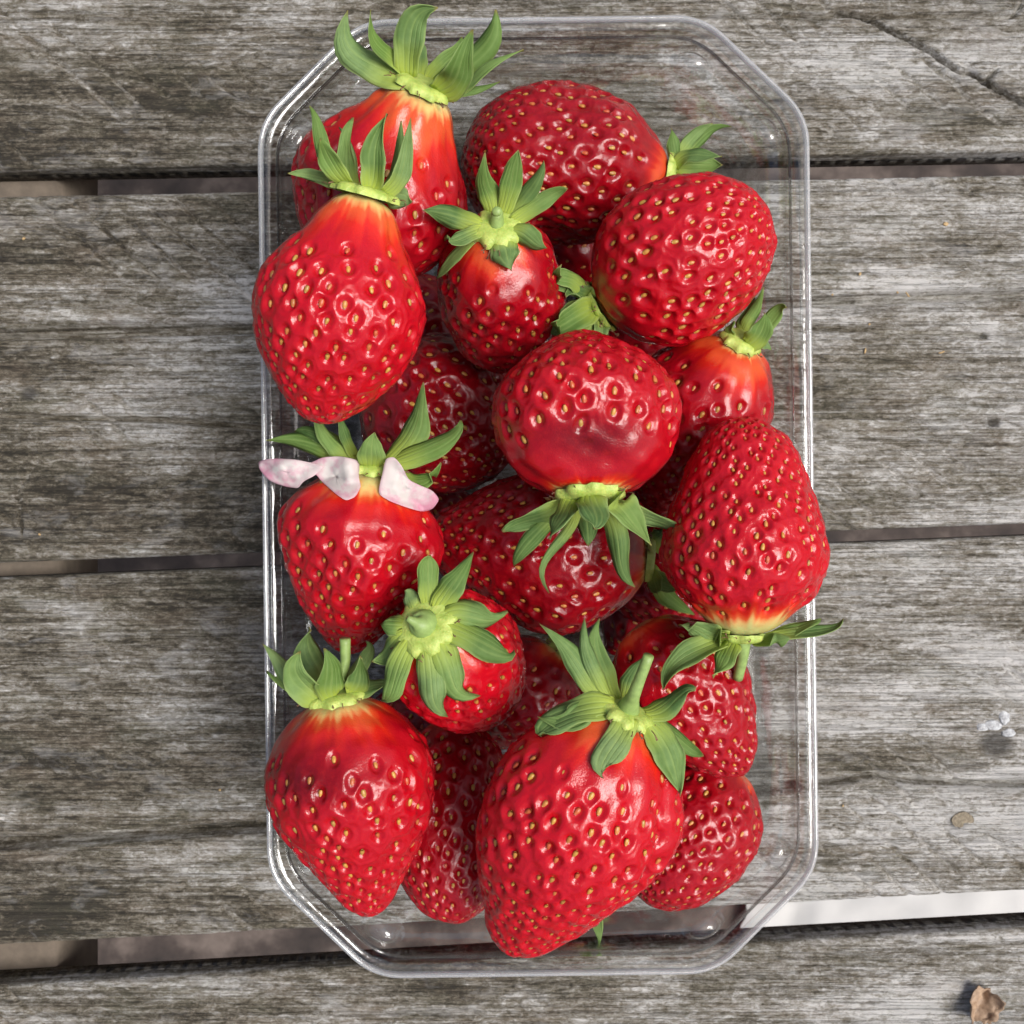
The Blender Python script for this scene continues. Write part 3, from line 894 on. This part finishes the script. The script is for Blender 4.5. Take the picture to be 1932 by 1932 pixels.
    if np.cross(a0[1] - a0[0], a0[3] - a0[0]) @ (a0.mean(0) - centre) < 0:
        F = F[:, ::-1]; caps = caps[:, ::-1]
    at_ = lambda arr: np.concatenate([arr[nc:-nc], arr[:1], arr[-1:]])
    root = thing('strawberry', LABEL[key], 'strawberry', rp_, 'strawberries heaped in the punnet')
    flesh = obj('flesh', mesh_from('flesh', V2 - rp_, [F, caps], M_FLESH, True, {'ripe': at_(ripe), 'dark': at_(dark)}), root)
    # seeds
    seat = P0 - nor * (0.170 * ssp * 0.80)[:, None]
    size = np.clip(0.36 * ssp, 0.9, 1.5) * rng.uniform(.8, 1.1, N)
    vdir = CAMP - P0; vdir /= np.linalg.norm(vdir, axis=1)[:, None]
    shown = ((nor * vdir).sum(1) > 0.02) & ~hidden_from_camera(key, P0 + nor * 1.0)
    tw = rng.normal(0, .16, N)
    rest = []
    for i in range(N):
        m_ = mer[i] * math.cos(tw[i]) + cir[i] * math.sin(tw[i])
        z_ = nor[i]; y_ = unit(np.cross(z_, m_)); x_ = np.cross(y_, z_)
        Rm = np.column_stack([x_, y_, z_]) * size[i]
        if shown[i]:
            o_ = bpy.data.objects.new('seed', SEED_ME)
            COL.objects.link(o_)
            o_.parent = flesh
            M4 = Matrix(np.vstack([np.column_stack([Rm * MM, (seat[i] - rp_) * MM]), [0, 0, 0, 1]]).tolist())
            o_.matrix_basis = M4
        else:
            rest.append(SV @ Rm.T + seat[i] - rp_)
    if rest:
        VV = np.concatenate(rest)
        offs = (np.arange(len(rest)) * len(SV))[:, None, None]
        FF = [(f[None] + offs).reshape(-1, f.shape[1]) for f in SF]
        o_ = obj('hidden_seeds', mesh_from('hidden_seeds', VV, FF, M_SEED), flesh)
        o_['kind'] = 'stuff'
    return root, rp_, c0, ax, n1, n2, R, L, kind

def sepal_mesh(name, b, ctrl, e, w, side_geo, cup, rng, mat=M_SEPAL, blend=.6, blunt=0.0, ruffle=.05, fan=False):
    nu, nv = 15, 7
    u = np.linspace(0, 1, nu)
    C = ((1 - u) ** 2)[:, None] * b + (2 * u * (1 - u))[:, None] * ctrl + (u ** 2)[:, None] * e
    # the tip curls and the blade twists a little
    cv = rng.normal(0, .10, 3) * np.linalg.norm(e - b) * (0 if fan else 1)
    C = C + np.outer(np.sin(np.pi * u ** 1.7) * u, cv)
    T = np.gradient(C, axis=0); T /= np.linalg.norm(T, axis=1)[:, None]
    pk = .42 + .1 * rng.uniform(-1, 1)
    wp = np.where(u < pk, .66 + .34 * np.sin(np.pi / 2 * np.clip(u / pk, 0, 1)), np.cos(np.pi / 2 * (np.clip((u - pk) / (1 - pk), 0, 1)) ** (1.15 + blunt)) ** (1.0 - .35 * blunt))
    if fan:
        wp = (.28 + .8 * sstep(0, .7, u)) * np.sqrt(np.clip(1 - np.clip((u - .72) / .28, 0, 1) ** 2.2, 0, 1))
    v = np.linspace(-1, 1, nv)
    V = []
    L = np.linalg.norm(e - b)
    p1, p2 = rng.uniform(0, 6, 2)
    tw0 = rng.normal(0, .45)
    for k in range(nu):
        view = unit(CAMP - C[k])
        sv = unit(np.cross(view, T[k]))
        sg = unit(side_geo - T[k] * (side_geo @ T[k]))
        if sv @ sg < 0:
            sv = -sv
        s = unit(sg * (1 - blend) + sv * blend)
        n = np.cross(T[k], s)
        s = unit(s + n * tw0 * u[k]); n = np.cross(T[k], s)
        hw = .5 * w * max(wp[k], .012) * (1 + .05 * np.sin(u[k] * 17 + p2))
        if fan:
            hw = hw * (1 + .22 * np.sin(u[k] * 7 + p2 + np.sign(v) * 1.7) * np.abs(v))
        V.append(C[k] + np.outer(v * hw, s) + np.outer((v * v) * hw * cup + ruffle * w * np.sin(3.1 * u[k] * np.pi + p1 + v * 2.2) * np.abs(v), n))
    V = np.concatenate(V)
    return V, grid_faces(nu, nv), np.repeat(u, nv), np.tile(v, nu)

def clear_of_flesh(V, info, upward):
    root, rp_, c0, ax, n1, n2, R, L, kind = info
    xs, rs, _ = profile_curve(kind, L, R, 200)
    V = V.copy()
    for it in range(70):
        d = V - c0
        x = d @ ax
        rad = d - x[:, None] * ax
        dist = np.linalg.norm(rad, axis=1)
        need = np.interp(x, xs, rs, left=0, right=0) * 1.05 + 0.35
        ins = (x > 0.2) & (x < L) & (dist < need)
        if not ins.any():
            break
        step = unit(CAMP - V.mean(0))[None] if upward else rad / (dist[:, None] + 1e-6)
        V = V + np.where(ins[:, None], step * 0.3, 0)
    return V

def build_calyx(info, centre_px, sepals, idx, stem=None, rc=None, petals=(), zc=None):
    root, rp_, c0, ax, n1, n2, R, L, kind = info
    rng = np.random.default_rng(500 + idx)
    rc = rc or R * .34
    cc = c0 - ax * 0.3
    # lobed disc
    ph_ = np.linspace(0, 2 * np.pi, 40, endpoint=False)
    rows = []
    for r_, h_ in ((1.05, -0.8), (1.04, 0.0), (.92, 0.6), (.7, .95), (.4, .95), (.12, .9)):
        rr_ = rc * r_ * (1 + .10 * np.cos(ph_ * 9 + idx) * (r_ > .8) + .05 * np.cos(ph_ * 17) * (r_ > .6))
        rows.append(cc - ax * h_ + rr_[:, None] * (np.cos(ph_)[:, None] * n1 + np.sin(ph_)[:, None] * n2))
    V = np.concatenate(rows)
    F = grid_faces(6, 40, True)
    me = mesh_from('calyx', V - rp_, [F, [list(range(200, 240))]], M_CALYX)
    cal = obj('calyx', me, root)
    ce = cc - ax * 0.8
    for sp in sepals:
        tx, ty, dz, wpx = sp[:4]
        e = at(tx, ty, ce[2] + dz)
        d = e - ce
        radial = unit(d - ax * (d @ ax) + 1e-6)
        b = ce + radial * rc * .62 + ax * .25
        ln = np.linalg.norm(e - b)
        ctrl = b + 0.5 * (0.5 * (e - b) + radial * 0.5 * ln) - ax * 0.06 * ln
        if len(sp) > 4:
            ctrl = ctrl + np.array(sp[4])
        ctrl = ctrl + rng.normal(0, .07 * ln, 3)
        w = wpx * mmpx(e[2]) * 1.15
        side = np.cross(-ax, radial)
        V, F, u, v = sepal_mesh('sepal', b, ctrl, e, w, side, rng.uniform(-.75, .15), rng, ruffle=rng.uniform(.03, .13))
        V = clear_of_flesh(V, info, dz >= -1)
        o_ = obj('sepal', mesh_from('sepal', V - rp_, F, M_SEPAL, True, {'along': u, 'across': v}), cal)
        md = o_.modifiers.new('thickness', 'SOLIDIFY'); md.thickness = 0.00014; md.offset = 0
    for pk, (pts, lift) in enumerate(petals):
        P = np.array([at(x_, y_, ce[2] + lift) for x_, y_ in pts])
        q = np.vstack([P, P[:1]]); tq = np.linspace(0, 1, len(q)); ti = np.linspace(0, 1, 48, endpoint=False)
        ring = np.column_stack([np.interp(ti, tq, q[:, k]) for k in range(3)])
        ring = (ring + .5 * np.roll(ring, 1, 0) + .5 * np.roll(ring, -1, 0)) / 2
        cen = ring.mean(0)
        fr = np.linspace(0, 1, 10) ** .8; fr[0] = .002
        V = (cen + fr[:, None, None] * (ring - cen)).reshape(-1, 3)
        far = np.linalg.norm(V - P[0], axis=1)
        V[:, 2] += 4.2 * vnoise(V[:, 0] / 4.5 + pk * 7, V[:, 1] / 4.5, 60 + pk, 2) + 1.3 * vnoise(V[:, 0] / 1.8, V[:, 1] / 1.8, 70 + pk, 2) - 0.018 * far ** 2
        V = clear_of_flesh(V, info, True)
        o_ = obj('petal', mesh_from('petal', V - rp_, grid_faces(10, 48, True), M_PETAL, True, {'along': np.clip(far / far.max(), 0, 1), 'across': np.repeat(fr, 48)}), cal)
        md = o_.modifiers.new('thickness', 'SOLIDIFY'); md.thickness = 0.00008; md.offset = 0
    if stem:
        pts, rads = stem
        P = [ce + ax * .6] + [at(x_, y_, ce[2] + z_) for x_, y_, z_ in pts]
        P = np.array(P); tq = np.linspace(0, 1, len(P)); ti = np.linspace(0, 1, 12)
        PP = np.column_stack([np.interp(ti, tq, P[:, k]) for k in range(3)])
        RR = np.interp(ti, np.linspace(0, 1, len(rads)), rads)
        V, F = tube(PP, RR, 12)
        obj('stem', mesh_from('stem', V - rp_, F, M_STEM), cal)
    # dried stamens round the edge of the calyx
    VS, FS, n = [], [[], []], 0
    for k in range(15):
        a_ = rng.uniform(0, 6.28)
        rd = math.cos(a_) * n1 + math.sin(a_) * n2
        p = cc + rd * rc * rng.uniform(1.05, 1.3) + ax * rng.uniform(-.2, .4)
        q = p + rd * rng.uniform(.5, 1.4) + ax * rng.uniform(-.4, .7) + rng.normal(0, .3, 3)
        V, F = tube([p, (p + q) / 2 + rng.normal(0, .1, 3), q], [.10, .09, .2 if k % 2 else .07], 5)
        VS.append(V)
        for m_, f in enumerate(F):
            FS[m_].append(np.asarray(f) + n)
        n += len(V)
    o_ = obj('stamens', mesh_from('stamens', np.concatenate(VS) - rp_, [np.concatenate(f) for f in FS], M_STAMEN), cal)
    o_['kind'] = 'stuff'

# sepal: tip px, tip height over the calyx (mm), width px
CALYX = dict(
    A=dict(rc=5.2, s=[(655, 20, 4, 58, (-4.5, -3.5, 0)), (699, 18, 7, 30), (826, 15, 8, 52), (935, 18, 2, 48), (892, 56, 9, 56), (988, 94, 3, 24), (943, 154, 0, 16), (780, 78, -7, 34), (870, 70, -8, 34)]),
    B=dict(rc=5.8, s=[(584, 200, 3, 27), (604, 263, 8, 38), (665, 222, -1, 40), (731, 215, 7, 42), (757, 228, 0, 34), (775, 222, 5, 32), (543, 327, 2, 26), (778, 380, -3, 42), (640, 240, -8, 30)]),
    C=dict(rc=4.6, s=[(915, 288, 4, 38), (978, 283, 4, 36), (1026, 303, 4, 30), (1070, 357, 3, 28), (1032, 468, 2, 36), (965, 511, 2, 50), (848, 519, -8, 22), (798, 397, 3, 38), (844, 443, 2, 28)], stem=([(938, 400, 1.6), (936, 398, 2.6)], [1.5, 1.1, .8])),
    D=dict(rc=4.6, s=[(1267, 243, 4, 24), (1345, 233, 2, 22), (1380, 239, -2, 24), (1362, 296, 6, 26), (1363, 311, 1, 44), (1374, 337, -4, 30), (1339, 360, -6, 26)]),
    E=dict(rc=5.2, s=[(995, 494, 11, 28), (1058, 500, 14, 34, (-3, 4, 2)), (1039, 630, 7, 54), (1050, 606, 15, 48), (1067, 559, 8, 34), (1060, 640, 0, 38), (1120, 650, 3, 26)]),
    F=dict(rc=6.0, s=[(948, 1003, -2, 44), (1036, 1017, 7, 46), (1120, 998, 10, 56), (1229, 1030, 7, 60), (1284, 1036, -1, 36), (970, 1068, -7, 30), (1036, 1119, -9, 18), (1198, 1107, -8, 36), (1110, 1030, -8, 50)]),
    G=dict(rc=4.0, s=[(1441, 542, 1, 22), (1442, 590, 6, 44), (1484, 580, 3, 28), (1424, 562, -2, 24), (1455, 660, -4, 26), (1386, 606, 3, 18)]),
    H=dict(rc=4.2, s=[(1591, 1167, 1, 24), (1492, 1203, 6, 30), (1549, 1169, 0, 26), (1283, 1179, 2, 44), (1252, 1300, 0, 42), (1345, 1278, 6, 40), (1330, 1230, -6, 34)], stem=([(1402, 1235, -1), (1392, 1280, -4)], [1.7, 1.15, 1.0])),
    I=dict(rc=4.8, s=[(593, 772, 3, 42), (637, 775, 4, 22), (707, 816, 8, 46), (799, 721, 4, 50), (870, 793, 2, 40), (832, 873, 3, 34, (2, -7, 0)), (502, 831, 1, 34), (556, 815, -2, 30), (606, 911, 1, 32)],
           petals=[([(615, 880), (560, 867), (510, 864), (478, 868), (482, 885), (505, 908), (535, 918), (560, 921), (572, 908), (590, 900)], 3.5),
                   ([(676, 868), (640, 860), (605, 862), (570, 876), (566, 888), (590, 893), (603, 908), (630, 930), (652, 944), (668, 938), (681, 918), (676, 895)], 5.5),
                   ([(728, 866), (745, 862), (760, 880), (770, 905), (790, 915), (815, 925), (828, 942), (815, 960), (795, 966), (765, 957), (735, 945), (714, 932), (720, 905)], 5.0)]),
    K=dict(rc=4.4, s=[(1310, 1160, -6, 40), (1240, 1120, 4, 30), (1290, 1090, 2, 30), (1255, 985, 0, 34), (1300, 1010, -3, 30)]),
    L=dict(rc=5.6, s=[(812, 1048, -1, 36), (893, 1042, 1, 44), (958, 1154, 0, 50), (968, 1229, 0, 48), (905, 1312, -1, 52), (844, 1350, -2, 46), (723, 1322, -2, 42), (701, 1249, -3, 40), (721, 1179, -2, 36), (764, 1114, -3, 28)],
           stem=([(792, 1178, 2.2), (768, 1166, 3.2)], [2.9, 2.5, 1.0, .5])),
    M=dict(rc=5.6, s=[(495, 1215, 3, 34), (503, 1266, 0, 22), (566, 1229, 8, 52), (586, 1187, -3, 58), (612, 1223, 7, 50), (680, 1238, 6, 42), (727, 1300, 2, 34), (690, 1210, -5, 26)], stem=([(652, 1250, 1), (651, 1205, 2)], [1.3, 1.0, 1.1])),
    N=dict(rc=4.6, s=[(1018, 1177, 1, 44), (1103, 1167, 2, 28), (1131, 1167, -1, 38), (1014, 1352, 1, 44), (1020, 1389, 2, 54), (1137, 1465, 2, 54), (1283, 1499, 0, 50), (1327, 1425, 0, 36), (1313, 1300, 0, 42), (1215, 1240, -5, 38)],
           stem=([(1198, 1305, 5), (1224, 1237, 8)], [2.3, 1.25, 1.0, .95])),
    W=dict(rc=3.6, s=[(1130, 1786, 12, 26), (1156, 1722, 9, 24), (1100, 1720, -4, 22)]),
    J=dict(rc=4, s=[(660, 660, 0, 24), (640, 720, 2, 24)]), 
    Q=dict(rc=4, s=[(830, 1330, 0, 24), (870, 1330, 0, 24)]), R=dict(rc=4, s=[(1070, 1190, 0, 24), (1100, 1240, 0, 24)]),
)
for i, key in enumerate(BERRY):
    info = build_berry(key, i)
    if key in CALYX:
        c = CALYX[key]
        build_calyx(info, None, c['s'], i, c.get('stem'), c.get('rc'), c.get('petals', ()))

# ------------------------------------------------------------------ small litter on the planks
rng = np.random.default_rng(3)
def litter(name, px, py, V, F, mat, label, cat, dz=0.0, smooth=True):
    c = at(px, py, 0); c[2] = dz
    o_ = obj(name, mesh_from(name, V, F, mat, smooth), None, c)
    o_['label'] = label; o_['category'] = cat
    return o_
# curled dry leaf scrap
nu, nv = 16, 12
u, v = np.meshgrid(np.linspace(-1, 1, nu), np.linspace(-1, 1, nv), indexing='ij')
rr_ = 1 + .75 * vnoise(u * 2.5, v * 2.5, 6, 3)
xx = 4.6 * u * rr_ * np.sqrt(1 - .45 * v * v); yy = 5.4 * v * rr_ * np.sqrt(1 - .35 * u * u)
zz = 2.2 + 3.0 * (u * .7 + v * .5) ** 2 + 3.4 * vnoise(u * 2.2, v * 2.2, 9, 3) + 2.4 * np.abs(u - .2 * v)
lo = litter('leaf_scrap', 1845, 1889, np.stack([xx * .93 + yy * .3, yy * .9 - xx * .3, zz - zz.min()], -1).reshape(-1, 3), grid_faces(nu, nv),
            mat_plain('dry leaf', (0.40, 0.28, 0.185), 0.6, .6, .5, .0006, (0.17, 0.105, 0.06)), 'curled brown dry leaf scrap lying on the table plank', 'leaf', 0.2)
md = lo.modifiers.new('thickness', 'SOLIDIFY'); md.thickness = .0003
def pebble(sx, sy, sz, seed):
    th = np.linspace(0, np.pi, 9)[1:-1]; ph2 = np.linspace(0, 2 * np.pi, 14, endpoint=False)
    T_, P_ = np.meshgrid(th, ph2, indexing='ij')
    q = 1 + .6 * vnoise(P_ * 1.3 + seed, T_ * 2, seed, 2)
    V = np.stack([sx * q * np.sin(T_) * np.cos(P_), sy * q * np.sin(T_) * np.sin(P_), sz * (q * np.cos(T_) + .5)], -1).reshape(-1, 3)
    j = np.arange(14)
    V = np.vstack([V, [0, 0, sz * 1.5], [0, 0, -sz * .5]])
    return V, [grid_faces(7, 14, True), np.concatenate([np.stack([(j + 1) % 14, j, np.full(14, 98)], -1), np.stack([84 + j, 84 + (j + 1) % 14, np.full(14, 99)], -1)])]
M_CRUST = mat_plain('pale crust', (0.55, 0.57, 0.58), .6, .6, .9, .0008, (0.16, 0.16, 0.165))
for q, (dx, dy, sx, sy) in enumerate(((0, 0, 2.6, 1.6), (22, -16, 1.6, 2.1), (-20, 4, 1.8, 1.2), (30, 14, 2.0, 1.1))):
    V, F = pebble(sx, sy, .55, 11 + q)
    litter('crust', 1872 + dx, 1368 + dy, V, F, M_CRUST, 'flake of pale grey crust stuck beside a dark stain on the plank', 'crust')['group'] = 'flakes of pale crust'
V, F = pebble(3.0, 2.3, .08, 31)
litter('lichen_patch', 1815, 1548, V, F, mat_plain('lichen', (0.28, 0.235, 0.165), .9, .55, 1.3, .001), 'flat brownish-yellow lichen patch on the weathered plank', 'lichen')
M_CHIP = mat_plain('wood chip', (0.52, 0.36, 0.17), .7, .35, .8)
for q, (x_, y_, a_, b_) in enumerate(((1784, 423, 1.0, .8), (1622, 517, .8, .5), (1712, 556, 1.3, .35), (1640, 612, .5, .4), (1570, 556, .5, .4), (1693, 552, .5, .4), (1776, 665, 1.3, .35), (1632, 662, 1.2, .4), (75, 1008, .6, .4), (45, 450, .7, .5), (650, 2330, .5, .4), (415, 1490, .5, .5), (1590, 1520, .5, .4))):
    V, F = pebble(a_ * .7, b_ * .7, .25, 40 + q)
    o_ = litter('wood_chip', x_, y_, V, F, M_CHIP, 'tiny straw-coloured crumb lying on the weathered planks', 'crumb')
    o_['group'] = 'crumbs on the planks'
    o_.rotation_euler = (0, 0, q * 1.1)
